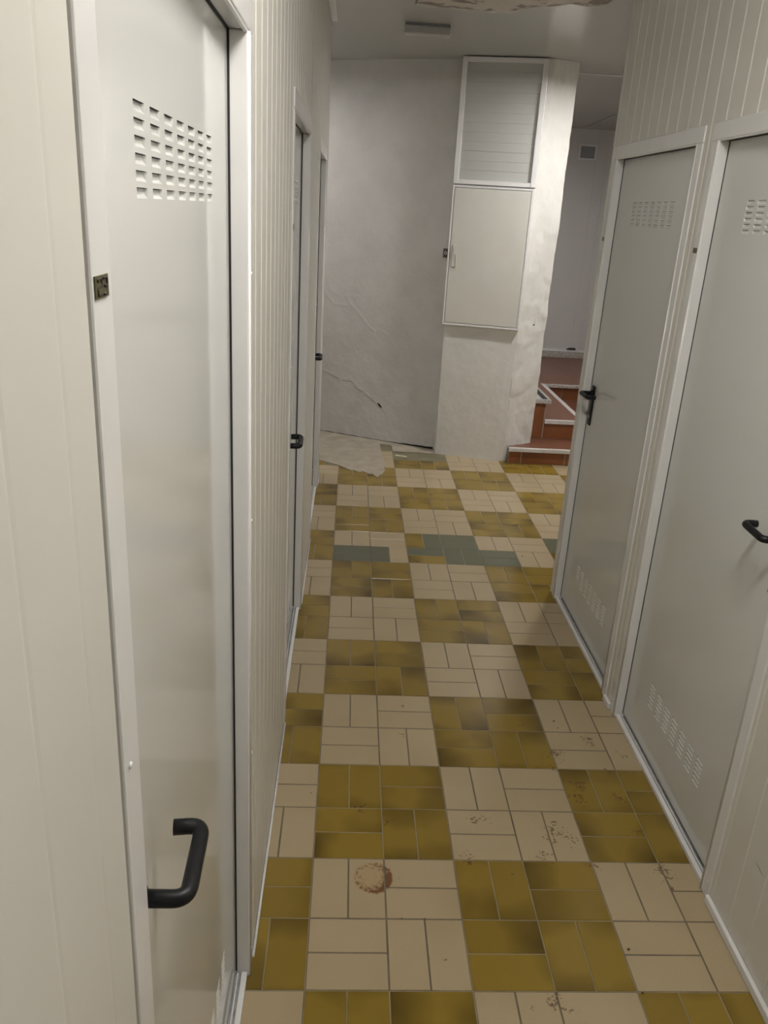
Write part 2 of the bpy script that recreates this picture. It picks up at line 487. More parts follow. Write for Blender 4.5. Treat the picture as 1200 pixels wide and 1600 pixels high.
# ------------------------------------------------------------------ doors
def leaf_mesh(side, xf, y0, y1, z0, z1, cy):
    """door sheet with two arrays of pressed-in ventilation slots (top and bottom)"""
    mb = MB(); X = lambda d: xf-side*d
    sw, sp, sh, sv = .0415, .0632, .0098, .0153
    cols = [(cy-3*sp-sw/2+k*sp, cy-3*sp+sw/2+k*sp) for k in range(7)]
    rows = [(1.7335+k*sv, 1.7335+k*sv+sh) for k in range(6)] + [(.187+k*sv, .187+k*sv+sh) for k in range(6)]
    ys = sorted({y0, y1, *[c for p in cols for c in p]}); zs = sorted({z0, z1, *[c for p in rows for c in p]})
    cs = set(cols); rs = set(rows)
    def face(a, b, c, d, mi=0):
        mb.quad(a, b, c, d, mi) if side > 0 else mb.quad(b, a, d, c, mi)
    # plain sheet in big strips; slot zones cell by cell
    def plain(ya, yb, za, zb): face((xf, ya, za), (xf, yb, za), (xf, yb, zb), (xf, ya, zb))
    yc0, yc1 = cols[0][0], cols[-1][1]
    plain(y0, yc0, z0, z1); plain(yc1, y1, z0, z1)
    bands = [(rows[6][0], rows[11][1]), (rows[0][0], rows[5][1])]
    plain(yc0, yc1, z0, bands[0][0]); plain(yc0, yc1, bands[0][1], bands[1][0]); plain(yc0, yc1, bands[1][1], z1)
    yy = [y for y in ys if yc0-1e-9 <= y <= yc1+1e-9]
    for b0, b1 in bands:
        zz = [z for z in zs if b0-1e-9 <= z <= b1+1e-9]
        for ya, yb in zip(yy, yy[1:]):
            for za, zb in zip(zz, zz[1:]):
                if (ya, yb) in cs and (za, zb) in rs:
                    d = .0030; i = .003
                    A, B = (xf, ya, za), (xf, yb, za); C_, D_ = (X(d), yb-i, zb-.0008), (X(d), ya+i, zb-.0008)
                    E_, F_ = (xf, yb, zb), (xf, ya, zb)
                    k = .0034
                    G_, H_ = (X(d*.85), yb-i*.8, za+k), (X(d*.85), ya+i*.8, za+k)
                    face(A, B, G_, H_); face(H_, G_, C_, D_)   # sheet pressed inwards
                    face(D_, C_, E_, F_, 1)                  # the open slit
                    face(A, H_, D_, F_); face(B, E_, C_, G_)
                else: plain(ya, yb, za, zb)
    xb = X(.034)
    face((xb, y1, z0), (xb, y0, z0), (xb, y0, z1), (xb, y1, z1))
    for y in (y0, y1): mb.quad((xf, y, z0), (xb, y, z0), (xb, y, z1), (xf, y, z1))
    for z in (z0, z1): mb.quad((xf, y0, z), (xb, y0, z), (xb, y1, z), (xf, y1, z))
    # degenerate triangles made by repeated corners are cleaned on build
    return mb

FONT = {'2': [((0, 4), (0, 5), (2, 5), (2, 3), (0, 2), (0, 0), (2, 0))], '3': [((0, 5), (2, 5), (2, 0), (0, 0)), ((.5, 2.6), (2, 2.6))]}

def make_door(n, label, lever_z=1.035, tag_digits=None, tag_z=1.6675, slot_dy=0.0):
    side, y0, y1, end = D[n]
    xf = FL if side > 0 else FR
    X = lambda d: xf-side*d                    # d > 0 is into the wall
    W = .048
    root = empty('door_%d' % n, (xf, (y0+y1)/2, 0))
    tag(root, label, 'door', kind='structure')
    depth = .072
    zj0 = .0
    for ya, yb in ((y0, y0+W), (y1-W, y1)):
        j = MB(); j.box((X(0), ya, zj0+.001), (X(depth), yb, HEAD-.0006), .0035, seg=3)
        # raised bead along the opening edge
        yo = yb-.006 if ya == y0 else ya+.006
        if not (side > 0 and ya == y0): j.tube([(X(.0012), yo, .004), (X(.0012), yo, HEAD-.002)], .0042, 10)
        jo = j.build('door_jamb', M['frame'], root)
        ym = (ya+yb)/2+(-.008 if ya == y0 else .008)
        for zz in ((.40, 1.272) if (side > 0 and ya == y0) else (.055, .62, 1.16, 1.62)):
            s = MB()
            s.tube([(X(-.0002), ym, zz), (X(-.0014), ym, zz), (X(-.0022), ym, zz)], .004, 12, rr=[.0034, .0030, .0016])
            s.build('screw', M['frame'], jo)
    h = MB(); h.box((X(-.0006), y0+(.0 if side > 0 else -.001), HEAD), (X(depth), y1+.0005, HTOP+.001), .0025, seg=2)
    h.box((X(.0015), y0+.004, HEAD-.004), (X(.008), y1-.004, HEAD+.004), .001)
    h.build('door_head', M['frame'], root)
    t = MB()
    t.box((X(.006), y0+W, .0005), (X(.020), y1-W, .0165), .002)
    t.box((X(.026), y0+W, .0005), (X(.030), y1-W, .012), .001)
    t.box((X(.020), y0+W, .0005), (X(.026), y1-W, .004), 0, 1)
    t.box((X(.030), y0+W, .0005), (X(.060), y1-W, .006), 0, 1)
    t.build('door_threshold', [M['frame'], M['alu']], root)
    # leaf
    g = .0032
    la, lb = y0+W+g, y1-W-g
    lm = leaf_mesh(side, X(.033), la, lb, .022, HEAD-g, (la+lb)/2+slot_dy)
    leaf = lm.build('door_leaf', [M['leaf'], M['dark']], root, fixn=True)
    # dark rubber stop behind the leaf edge
    st = MB()
    for ya, yb in ((y0+W-.004, y0+W+.016), (y1-W-.016, y1-W+.004)):
        st.box((X(.0675), ya, .02), (X(.0715), yb, HEAD-.001))
    st.box((X(.0675), y0+W, HEAD-.012), (X(.0715), y1-W, HEAD+.002))
    for ya, yb in ((y0+W-.001, y0+W+.0012), (y1-W-.0012, y1-W+.001)):
        st.box((X(.0295 if side > 0 else .0308), ya, .02), (X(.0332), yb, HEAD-.001))
    st.box((X(.0295 if side > 0 else .0308), y0+W, HEAD-.0012), (X(.0332), y1-W, HEAD+.001))
    st.build('rubber_seal', M['strip_black'], root)
    # handle: plate > lever, keyhole
    dirn = 1 if end == 'lo' else -1
    yp = (la+.044) if end == 'lo' else (lb-.044)
    xl = .033                                  # leaf front
    pl = MB(); pl.box((X(xl), yp-.018, .892), (X(xl-.0075), yp+.018, 1.068), .0035, seg=3)
    plate = pl.build('handle_plate', M['black'], root)
    lv = MB(); z = lever_z
    xe = xl-.0600
    path = round_path([(X(xl-.004), yp, z), (X(xe), yp, z), (X(xe-.0015+.004), yp+dirn*.104, z+.002), (X(xl-.024), yp+dirn*.100, z+.002)], .017, 8)
    lv.tube(path, .0093, 20)
    lv.tube([(X(xl-.006), yp, z), (X(xl-.016), yp, z)], .0125, 20)
    lv.build('lever', M['black'], plate)
    ky = MB(); ky.tube([(X(xl-.006), yp, .93), (X(xl-.0105), yp, .93)], .0085, 18)
    ky.box((X(xl-.0105), yp-.0012, .926), (X(xl-.0112), yp+.0012, .934), 0, 1)
    ky.build('keyhole', [M['chrome'], M['dark']], plate)
    # number tag on the jamb: near jamb on the left doors, far jamb on the right ones
    if side > 0: ty0 = y0+.004
    else: ty0 = y1-.034
    tg = MB()
    tg.box((X(0.0), ty0, tag_z), (X(-.0012), ty0+.030, tag_z+.0155), .0004)
    plate2 = tg.build('number_tag', M['brass'], root)
    if tag_digits:
        dg = MB()
        for q, ch in enumerate(tag_digits):
            for line in FONT[ch]:
                pts = []
                for (u, v) in line:
                    # read from the corridor: +Y is to the right on the left-hand wall
                    yy = ty0+.0045+q*.0125+u*.0042 if side > 0 else ty0+.030-(.0045+q*.0125+u*.0042)
                    pts.append((X(-.0013), yy, tag_z+.0022+v*.0022))
                dg.tube(pts, .0009, 8)
        dg.build('digits', M['digit'], plate2)
    return root

make_door(1, 'nearest grey-white door on the left, black lever, tag numbered 23', tag_digits='23', slot_dy=.028)
make_door(2, 'middle grey-white door on the left, seen edge-on', lever_z=1.0)
make_door(3, 'farthest grey-white door on the left, next to the back wall', lever_z=.985)
make_door(4, 'farther grey-white door on the right, whole leaf in view', lever_z=1.035)
make_door(5, 'nearer grey-white door on the right, cut by the photo edge', lever_z=1.04)

# ------------------------------------------------------------------ skirtings and trims
bl = MB()
for y0, y1 in ((YN, -.80), (.085, 1.008), (1.90, 2.655), (3.545, 3.80)):
    bl.tube([(XL+.004, y0, .004), (XL+.004, y1, .004)], .0036, 8)
tag(bl.build('baseboard_left', M['frame']), 'thin white bead along the foot of the left wall', 'skirting', kind='structure')
br = MB()
for y0, y1 in ((YN, .267), (1.146, 1.210)):
    br.box((XR-.013, y0, .001), (XR-.0005, y1, .026), .003)
tag(br.build('baseboard_right', M['frame']), 'white angle strip along the foot of the right wall', 'skirting', kind='structure')
t1 = MB()
t1.box((XL+.001, YN, ZC-.030), (XL+.004, 3.66, ZC-.001), .001)
t1.box((XL+.001, YN, ZC-.004), (XL+.036, 3.66, ZC-.001), .001)
tag(t1.build('trim_1', M['frame']), 'white angle trim where the left wall meets the ceiling', 'trim', kind='structure')
t2 = MB()
t2.box((XL-.042, 3.8005, .004), (XL+.0015, 3.803, ZC-.001), .0008)
tag(t2.build('trim_2', M['panel']), 'cream edge strip closing the far end of the left wall', 'trim', kind='structure')
t3 = MB()
t3.box((XR-.002, 2.1205, .004), (XR+.06, 2.123, ZC-.001), .0008)
t3.box((XR-.0025, 2.097, HTOP+.004), (XR-.0005, 2.123, ZC-.001), .0008)
tag(t3.build('trim_3', M['panel']), 'cream corner strip closing the far end of the right wall', 'trim', kind='structure')

# ------------------------------------------------------------------ ceiling
ce = MB()
ce.box((-1.7, YN-.05, ZC), (3.3, 4.70, ZC+.05), 0)
# lower, gently falling ceiling over the stairs
ce.quad((-1.7, 4.70, ZC), (3.3, 4.70, ZC), (3.3, 7.6, ZC-.062), (-1.7, 7.6, ZC-.062))
ce.quad((-1.7, 4.70, ZC+.05), (3.3, 4.70, ZC+.05), (3.3, 7.6, ZC+.05), (-1.7, 7.6, ZC+.05))
tag(ce.build('ceiling', M['ceiling']), 'grey glossy sheet ceiling over corridor and stairs', 'ceiling', kind='structure')
t4 = MB(); t4.box((1.2, 4.69, ZC-.006), (3.2, 4.712, ZC-.0005), .002)
tag(t4.build('trim_4', M['frame']), 'pale joint strip across the ceiling beside the pillar', 'trim', kind='structure')
t5 = MB(); t5.obox((2.36, 4.72, ZC-.0045), (0, 1, -.0222), (1, 0, 0), (0, .0222, 1), (0, -.004, 0), (2.75, .004, .002), 0)
tag(t5.build('trim_5', M['void_grey']), 'dark ceiling joint running back to the far wall', 'trim', kind='structure')

# ------------------------------------------------------------------ plaster walls with real relief
def fbm(p, oct_=4):
    s = 0; a = 1; f = 1
    for _ in range(oct_):
        s += a*mnoise.noise(Vector(p)*f); a *= .5; f *= 2.1
    return s

def seg_dist(px, pz, pts):
    best = 9
    for (x0, z0), (x1, z1) in zip(pts, pts[1:]):
        dx, dz = x1-x0, z1-z0
        t = max(0, min(1, ((px-x0)*dx+(pz-z0)*dz)/(dx*dx+dz*dz+1e-12)))
        best = min(best, math.hypot(px-x0-t*dx, pz-z0-t*dz))
    return best

# back wall: runs obliquely, coming forward to the right
A = Vector((-.145, 4.888, 0)); B = Vector((.731, 4.498, 0))
dw = (B-A).normalized(); nw = Vector((dw.y, -dw.x, 0))      # towards the corridor
RIDGES = [([(-.03, 1.12), (.06, 1.03), (.16, 1.03)], .010, .0032), ([(.0, 1.20), (.03, 1.13), (.10, 1.10)], .008, .0028),
          ([(.16, 1.10), (.20, 1.04), (.27, .98), (.36, .89), (.40, .86)], .007, .0040), ([(.45, .87), (.52, .84)], .007, .0022),
          ([(.17, 1.13), (.26, 1.12)], .006, -.0022), ([(.20, 1.09), (.24, 1.04)], .006, -.003),
          ([(-.02, .50), (.1, .47), (.13, .45), (.23, .46), (.30, .40), (.40, .34)], .010, .0026)]
def relief(u, z):
    low = max(0., min(1., (1.35-z)/.6))
    h = .0030*fbm((u*2.2, z*2.2, 3.1), 3)+(.0004+.0010*low)*fbm((u*11, z*11, .7), 4)
    for pts, w, a in RIDGES:
        d = seg_dist(u, z, pts)
        if d < w*3: h += .6*a*math.exp(-(d/w)**2)*(1+.6*mnoise.noise(Vector((u*60, z*60, 2))))
    d = math.hypot(u-.315, z-1.49)                 # knocked-out nail hole
    if d < .05: h += .003*math.exp(-(d/.016)**2)-.009*math.exp(-((math.hypot(u-.322, z-1.492))/.007)**2)
    if z < .10: h += .004*mnoise.noise(Vector((u*18, z*18, 9)))*(1-z/.10)
    return h
def plaster_grid(mb, fun, us, zs, mi=0):
    i = len(mb.v); n = len(us)
    for z in zs:
        for u in us: mb.v.append(tuple(fun(u, z)))
    for a in range(len(zs)-1):
        for b in range(n-1):
            k = i+a*n+b
            mb.f.append((k, k+1, k+1+n, k+n)); mb.m.append(mi); mb.sm.append(True)
            mb.uv.append([(0, 0)]*4); mb.tint.append(.5)
def lin(a, b, n): return [a+(b-a)*k/n for k in range(n+1)]
bw = MB()
def backp(u, z): return A+dw*u+nw*relief(u, z)+Vector((0, 0, z))
L = (B-A).length
plaster_grid(bw, backp, lin(-.12, L+.03, 130), lin(-.01, 1.30, 165)+lin(1.32, ZC, 60))
# plain continuation to the left, behind the cubicles
e0 = A-dw*.12; e1 = A-dw*1.65
bw.quad((e1.x, e1.y, -.01), (e0.x, e0.y, -.01), (e0.x, e0.y, ZC), (e1.x, e1.y, ZC))
q0 = e1-nw*.12; q1 = B+dw*.03-nw*.12
bw.quad((q0.x, q0.y, -.01), (q1.x, q1.y, -.01), (q1.x, q1.y, ZC), (q0.x, q0.y, ZC))
for p, q in ((e1, q0), (B+dw*.03, q1)):
    bw.quad((p.x, p.y, -.01), (q.x, q.y, -.01), (q.x, q.y, ZC), (p.x, p.y, ZC))
wall_back = bw.build('wall_back', M['plaster'])
tag(wall_back, 'rough cracked plaster wall at the far end of the corridor', 'wall', kind='structure')
# the crack
ck = MB()
crack = [(-.02, .505), (.06, .475), (.10, .458), (.14, .462), (.175, .440), (.235, .444), (.26, .405), (.30, .385), (.345, .378), (.375, .352), (.41, .320), (.45, .295), (.475, .270), (.52, .245), (.56, .20)]
wdt = [.65*w_ for w_ in [.002, .003, .0025, .0012, .002, .0025, .003, .0028, .003, .003, .005, .003, .0028, .002, .0012]]
for k in range(len(crack)-1):
    (ua, za), (ub, zb) = crack[k], crack[k+1]
    for s in range(4):
        t0, t1 = s/4, (s+1)/4
        u0, z0 = ua+(ub-ua)*t0, za+(zb-za)*t0+.003*mnoise.noise(Vector((k+t0, 1, 5)))*(1 if s else 0)
        u1, z1 = ua+(ub-ua)*t1, za+(zb-za)*t1+.003*mnoise.noise(Vector((k+t1, 1, 5)))*(1 if s < 3 else 0)
        w0 = wdt[k]*(1-t0)+wdt[k+1]*t0; w1 = wdt[k]*(1-t1)+wdt[k+1]*t1
        o = nw*.0012
        ck.quad(backp(u0, z0-w0*.6)+o, backp(u1, z1-w1*.6)+o, backp(u1, z1+w1*.6)+o, backp(u0, z0+w0*.6)+o)
# the deep spot in the crack
for s in range(6):
    u0 = .464+s*.0065; u1 = u0+.0065; z0 = .302-s*.0048; z1 = z0-.0048
    w = .0085*math.sin(math.pi*(s+.5)/6)+.003
    o = nw*.0016
    ck.quad(backp(u0, z0-w)+o, backp(u1, z1-w)+o, backp(u1, z1+w)+o, backp(u0, z0+w)+o)
ck.build('crack', M['dark'], wall_back)
# dark gap at the foot of the wall
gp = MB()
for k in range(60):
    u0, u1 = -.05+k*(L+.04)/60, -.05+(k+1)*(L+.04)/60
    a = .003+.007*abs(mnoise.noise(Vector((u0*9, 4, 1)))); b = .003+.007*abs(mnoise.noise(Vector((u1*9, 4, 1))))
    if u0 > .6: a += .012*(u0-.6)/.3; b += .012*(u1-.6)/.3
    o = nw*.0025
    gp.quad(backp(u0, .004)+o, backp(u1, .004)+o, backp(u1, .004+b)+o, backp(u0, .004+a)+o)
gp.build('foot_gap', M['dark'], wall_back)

# pillar: front face and brighter right face, standing partly on the first step
PA0, PB0, PE0 = Vector((.731, 4.397, 0)), Vector((1.236, 4.273, 0)), Vector((1.455, 4.402, 0))
PA1, PB1, PE1 = Vector((.708, 4.404, 0)), Vector((1.250, 4.270, 0)), Vector((1.458, 4.332, 0))
def pil(u, z):
    t = z/ZC
    a, b, e = PA0.lerp(PA1, t), PB0.lerp(PB1, t), PE0.lerp(PE1, t)
    if u < 1: p = a.lerp(b, u); n = Vector((b.y-a.y, -(b.x-a.x), 0)).normalized()
    else: p = b.lerp(e, u-1); n = Vector((e.y-b.y, -(e.x-b.x), 0)).normalized()
    wy = p.x*1.0
    h = .005*fbm((wy*3, z*3, 5.), 3)+.0026*fbm((wy*13, z*13, 2.), 4)
    if u >= 1:
        h += .004*fbm((wy*9, z*5, 8.), 3)
        h *= 1.6
    else: h *= .7
    edge_ = min(1, abs(u-1)*8)
    return p+n*(h-.006*(1-edge_))+Vector((0, 0, z))
pi = MB()
us = lin(0, .9, 44)+lin(.91, 1.09, 14)+lin(1.1, 2, 34)
plaster_grid(pi, pil, us, lin(-.005, 1.3, 120)+lin(1.315, ZC, 100))
C1 = Vector((1.44, 4.50, 0)); C2 = Vector((.735, 4.53, 0))
ring = [pil(2, 0), C1, C2, pil(0, 0)]
for a, b in zip(ring, ring[1:]):
    pi.quad((a.x, a.y, 0), (b.x, b.y, 0), (b.x, b.y, ZC), (a.x, a.y, ZC))
pillar = pi.build('wall_pillar', M['plaster_white'])
tag(pillar, 'white plastered pillar at the end of the corridor beside the stairs', 'pillar', kind='structure')
nh = MB()
hp = pil(1.55, 1.02); nn = Vector((.45, -.89, 0)).normalized()
nh.tube([hp+nn*.0005, hp+nn*.003], .006, 10)
nh.build('nail_hole', M['dark'], pillar)

# ------------------------------------------------------------------ cupboards on the pillar front
CA = Vector((.710, 4.402, 0)); CU = Vector((.9709, -.2395, 0)); CN = Vector((-.2395, -.9709, 0)); CZ = Vector((0, 0, 1))
def cbox(mb, u0, u1, z0, z1, d0, d1, bev=.002, mi=0): mb.obox(CA, CU, CN, CZ, (u0, d0, z0), (u1, d1, z1), bev, mi)
base = CA+CU*.27
c1 = empty('meter_cupboard', (base.x, base.y, .985))
tag(c1, 'beige flat metal cupboard on the pillar below the framed panel', 'cupboard')
m = MB()
cbox(m, -.002, .010, .985, 1.925, -.006, .034); cbox(m, .532, .546, .985, 1.925, -.006, .034)
cbox(m, .010, .532, .985, .999, -.006, .034); cbox(m, .010, .532, 1.911, 1.925, -.006, .034)
cbox(m, .005, .54, .990, 1.92, -.006, .010, 0)
m.build('cupboard_frame', M['frame'], c1)
m = MB(); cbox(m, .013, .529, 1.002, 1.908, .012, .033, .003)
dr = m.build('cupboard_door', M['cab'], c1)
m = MB(); cbox(m, .030, .060, 1.385, 1.540, .032, .040, .004)
cbox(m, .036, .054, 1.47, 1.53, .039, .046, .003); cbox(m, .0565, .0605, 1.39, 1.535, .038, .044, .0015)
m.tube([CA+CU*.045+CN*.040+CZ*1.447, CA+CU*.045+CN*.043+CZ*1.447], .006, 14)
m.build('latch', M['cab'], dr)

c2 = empty('framed_sheet_panel', (base.x, base.y, 1.93))
tag(c2, 'white framed glossy grey panel up at the ceiling above the beige cupboard', 'panel')
m = MB()
cbox(m, -.004, .030, 1.932, 2.703, -.006, .034, .003); cbox(m, .516, .552, 1.932, 2.703, -.006, .034, .003)
cbox(m, .030, .516, 1.932, 1.962, -.006, .034, .003); cbox(m, .030, .516, 2.675, 2.703, -.006, .034, .003)
m.build('panel_frame', M['frame'], c2)
m = MB()
zs = [1.962, 2.022, 2.082, 2.142, 2.200, 2.258, 2.318, 2.378, 2.44, 2.50, 2.56, 2.62, 2.675]
for k, (za, zb) in enumerate(zip(zs, zs[1:])):
    d = .014
    P_ = lambda u, z, dd: CA+CU*u+CN*dd+CZ*z
    m.quad(P_(.03, za+.002, d), P_(.516, za+.002, d), P_(.516, zb, d), P_(.03, zb, d))
    m.quad(P_(.03, za, d-.002), P_(.516, za, d-.002), P_(.516, za+.002, d), P_(.03, za+.002, d))
    m.quad(P_(.03, zb, d), P_(.516, zb, d), P_(.516, zb, d-.002), P_(.03, zb, d-.002))
m.build('panel_sheet', M['sheet'], c2)

# lock plate on the back wall beside the cupboard
lk = empty('lock_plate', tuple(backp(.928, 1.445)))
tag(lk, 'small dark metal lock plate with round keyhole beside the cupboard edge', 'lock')
m = MB(); o = A+nw*.004
m.obox(o, dw, nw, CZ, (.912, 0, 1.44), (.952, .012, 1.502), .002)
m.build('plate', simple('tarnished_metal', (.16, .145, .11), .45, metal=.5, var=.3, vscale=120), lk)
m = MB(); cc = o+dw*.932+nw*.012+CZ*1.472
m.tube([cc, cc+nw*.005], .0115, 16); m.build('keyhole_ring', M['chrome'], lk)
m = MB(); m.tube([cc+nw*.0052, cc+nw*.0058], .005, 12); m.build('keyhole', M['dark'], lk)

# ------------------------------------------------------------------ stairs beyond the pillar
stairs = empty('staircase', (1.9, 4.23, 0))
tag(stairs, 'terracotta tiled stairs with white nosings rising behind the pillar', 'stairs')
def tread(mb, x0, x1, y0, y1, z, jx=(), jy=(), g=.0025, th=.02):
    xs = [x0, *jx, x1]; ys = [y0, *jy, y1]
    for a, b in zip(xs, xs[1:]):
        for c, d in zip(ys, ys[1:]):
            mb.quad((a+g, c+g, z), (b-g, c+g, z), (b-g, d-g, z), (a+g, d-g, z), 0, False, None, random.random())
    mb.box((x0, y0, z-th), (x1, y1, z-.0012), 0, 1)
def riser(mb, x0, x1, y, z0, z1, jx=(), g=.0035):
    xs = [x0, *jx, x1]
    for a, b in zip(xs, xs[1:]):
        mb.quad((a+g, y, z0+.003), (b-g, y, z0+.003), (b-g, y, z1), (a+g, y, z1), 0, False, None, random.random())
    mb.box((x0, y+.0012, z0), (x1, y+.02, z1), 0, 1)
TM = [M['terra'], M['terra_grout']]; RM = [M['terra_riser'], M['terra_grout']]
# first step
m = MB(); tread(m, 1.262, 3.15, 4.225, 6.06, .120, (1.585, 1.915, 2.245, 2.575), (4.54, 4.87, 5.2, 5.53)); m.build('tread', TM, stairs)
m = MB(); riser(m, 1.262, 3.15, 4.232, .002, .100, (1.358, 1.69, 2.02, 2.35)); m.build('riser', RM, stairs)
m = MB(); m.box((1.258, 4.217, .097), (3.15, 4.232, .1225), .002); m.box((1.258, 4.217, .1195), (3.15, 4.250, .1235), .001); m.build('nosing', M['nosing'], stairs)
# second step: long landing
m = MB()
tread(m, 1.577, 1.885, 4.54, 5.93, .270, (), (4.87, 5.2, 5.53)); tread(m, 1.577, 3.15, 5.93, 7.50, .270, (1.9, 2.23, 2.56, 2.89), (6.26, 6.59, 6.92, 7.25)); m.build('landing', TM, stairs)
m = MB(); riser(m, 1.5765, 1.885, 4.5385, .121, .246); m.build('riser', RM, stairs)
m = MB(); m.box((1.582, 4.526, .244), (1.90, 4.540, .2725), .002); m.box((1.582, 4.526, .2695), (1.90, 4.556, .2735), .001); m.build('nosing', M['nosing'], stairs)
m = MB(); m.box((1.865, 4.545, .249), (1.903, 5.955, .2735), .003); m.build('side_nosing', M['nosing'], stairs)
m = MB()   # side of the landing above the sunk tread
m.quad((1.888, 4.54, .12), (1.888, 5.95, .12), (1.888, 5.95, .25), (1.888, 4.54, .25)); m.box((1.868, 4.54, .11), (1.886, 5.95, .25), 0, 1); m.build('side_riser', RM, stairs)
m = MB(); m.box((1.885, 5.912, .245), (3.15, 5.955, .2735), .003); m.build('granite_nosing', M['granite'], stairs)
m = MB(); riser(m, 1.89, 3.15, 5.952, .121, .246, (2.08, 2.41, 2.74)); m.build('riser', RM, stairs)
# stone-topped step of the flight turning off to the left
m = MB(); m.box((1.462, 4.522, .402), (1.612, 5.075, .434), .003); m.build('granite_tread', M['granite'], stairs)
m = MB(); m.box((1.545, 4.545, .4335), (1.585, 5.06, .4365), .001); m.build('grip_strip', M['strip_black'], stairs)
m = MB(); riser(m, 1.462, 1.574, 4.5385, .121, .402); m.build('riser', RM, stairs)
m = MB(); m.box((1.5725, 4.5375, .12), (1.5785, 5.07, .402), 0); m.build('edge_strip', M['terra_grout'], stairs)
m = MB(); m.box((1.462, 4.56, .12), (1.572, 5.07, .40), 0); m.build('step_core', M['terra_grout'], stairs)

# far wall of the stair room and the walls that close it
fw = MB()
def seam_wall(mb, xs, y, z0, z1):
    for a, b in zip(xs, xs[1:]):
        mb.quad((a+.002, y, z0), (b-.002, y, z0), (b-.002, y, z1), (a+.002, y, z1))
        mb.quad((b-.002, y, z0), (b, y+.003, z0), (b, y+.003, z1), (b-.002, y, z1)); mb.quad((b, y+.003, z0), (b+.002, y, z0), (b+.002, y, z1), (b, y+.003, z1))
seam_wall(fw, [.6, 1.2, 1.7, 2.1, 2.555, 2.66, 3.2], 7.52, .26, 2.70)
fw.box((.6, 7.53, .0), (3.25, 7.6, 2.72))
tag(fw.build('wall_far', M['far_panel']), 'grey panel wall at the back of the stair room', 'wall', kind='structure')
bf = MB(); bf.box((.6, 7.490, .2705), (3.15, 7.519, .336), .002); bf.box((.6, 7.500, .338), (3.15, 7.519, .365), .003, 1)
tag(bf.build('baseboard_far', [M['granite'], M['frame']]), 'speckled stone skirting under the far panel wall', 'skirting', kind='structure')
ws = MB(); ws.box((3.16, 2.0, 0), (3.24, 7.6, ZC))
tag(ws.build('wall_stairwell', M['plaster_white']), 'white side wall of the stair room', 'wall', kind='structure')
w2 = MB(); w2.box((XR+.06, 2.124, 0), (3.16, 2.20, ZC))
tag(w2.build('wall_stairwell_front', M['plaster_white']), 'white wall closing the stair room behind the right-hand cubicles', 'wall', kind='structure')
w3 = MB(); w3.box((.66, 4.80, 0), (.74, 7.52, ZC)); w3.box((.74, 4.70, .60), (1.30, 4.76, ZC))
tag(w3.build('wall_stairwell_side', M['plaster_white']), 'white wall behind the pillar on the stair side', 'wall', kind='structure')
wf = MB(); wf.box((-1.7, YN-.06, 0), (3.2, YN-.001, ZC))
tag(wf.build('wall_front', M['panel']), 'cream wall closing the corridor behind the viewpoint', 'wall', kind='structure')
w4 = MB(); w4.box((-1.66, 3.78, 0), (-1.60, 5.75, ZC)); w4.box((-1.6, 3.805, 0), (XL-.045, 3.85, ZC))
tag(w4.build('wall_recess', M['plaster']), 'plaster wall around the recess beyond the left cubicles', 'wall', kind='structure')

# vent cover and wedge on the far wall
vc = empty('vent_cover', (2.45, 7.519, 2.36))
tag(vc, 'small square grey vent with white rim high on the far wall', 'vent')
m = MB()
for a in ((2.352, 2.372, 2.35, 2.505), (2.525, 2.545, 2.35, 2.505), (2.372, 2.525, 2.35, 2.370), (2.372, 2.525, 2.485, 2.505)):
    m.box((a[0], 7.506, a[2]), (a[1], 7.5195, a[3]), .002)
m.build('rim', M['frame'], vc)
m = MB(); m.box((2.372, 7.513, 2.370), (2.525, 7.5195, 2.485), .001)
for k in range(6): m.box((2.375, 7.509, 2.376+k*.019), (2.522, 7.514, 2.382+k*.019), .001)
m.build('grille', M['void_grey'], vc)
wd = MB()
wd.v += [(2.50, 7.485, .366), (2.60, 7.485, .366), (2.60, 7.52, .366), (2.50, 7.52, .366), (2.53, 7.487, .385), (2.60, 7.487, .385), (2.60, 7.518, .385), (2.53, 7.518, .385)]
for f in ((0, 1, 5, 4), (1, 2, 6, 5), (2, 3, 7, 6), (3, 0, 4, 7), (4, 5, 6, 7), (3, 2, 1, 0)):
    wd.f.append(f); wd.m.append(0); wd.sm.append(False); wd.uv.append([(0, 0)]*4); wd.tint.append(.5)
tag(wd.build('door_wedge', M['strip_black']), 'small black wedge at the foot of the far panel wall', 'wedge')

# ------------------------------------------------------------------ lamps
def ceiling_lamp(x0, x1, y0, y1, label, lit, group=None, down=False):
    root = empty('ceiling_lamp', ((x0+x1)/2, (y0+y1)/2, ZC))
    tag(root, label, 'lamp', group)
    m = MB(); m.box((x0+.006, y0+.006, ZC-.0117), (x1-.006, y1-.006, ZC-.0005), .002); m.build('base', M['void_grey'] if not lit else M['plastic_white'], root)
    if down:      # opaque housing, only the underside glows
        m = MB()
        for a in ((x0, x0+.008, y0, y1), (x1-.008, x1, y0, y1), (x0+.008, x1-.008, y0, y0+.008), (x0+.008, x1-.008, y1-.008, y1)):
            m.box((a[0], a[2], ZC-.06), (a[1], a[3], ZC-.0115), .001)
        m.build('housing', M['plastic_white'], root)
        m = MB(); m.box((x0+.009, y0+.009, ZC-.052), (x1-.009, y1-.009, ZC-.0125), .001)
        m.build('diffuser', lit, root)
        return root
    m = MB(); m.box((x0, y0, ZC-.054), (x1, y1, ZC-.0115), .008, seg=4)
    m.build('diffuser', lit if lit else M['plastic_grey'], root)
    m = MB(); m.tube([(x1-.04, y0+.03, ZC-.054), (x1-.04, y0+.03, ZC-.057)], .004, 10); m.build('indicator', M['chrome'], root)
    return root
ceiling_lamp(.268, .528, 3.545, 3.632, 'unlit white bulkhead lamp on the ceiling at the far end', None)
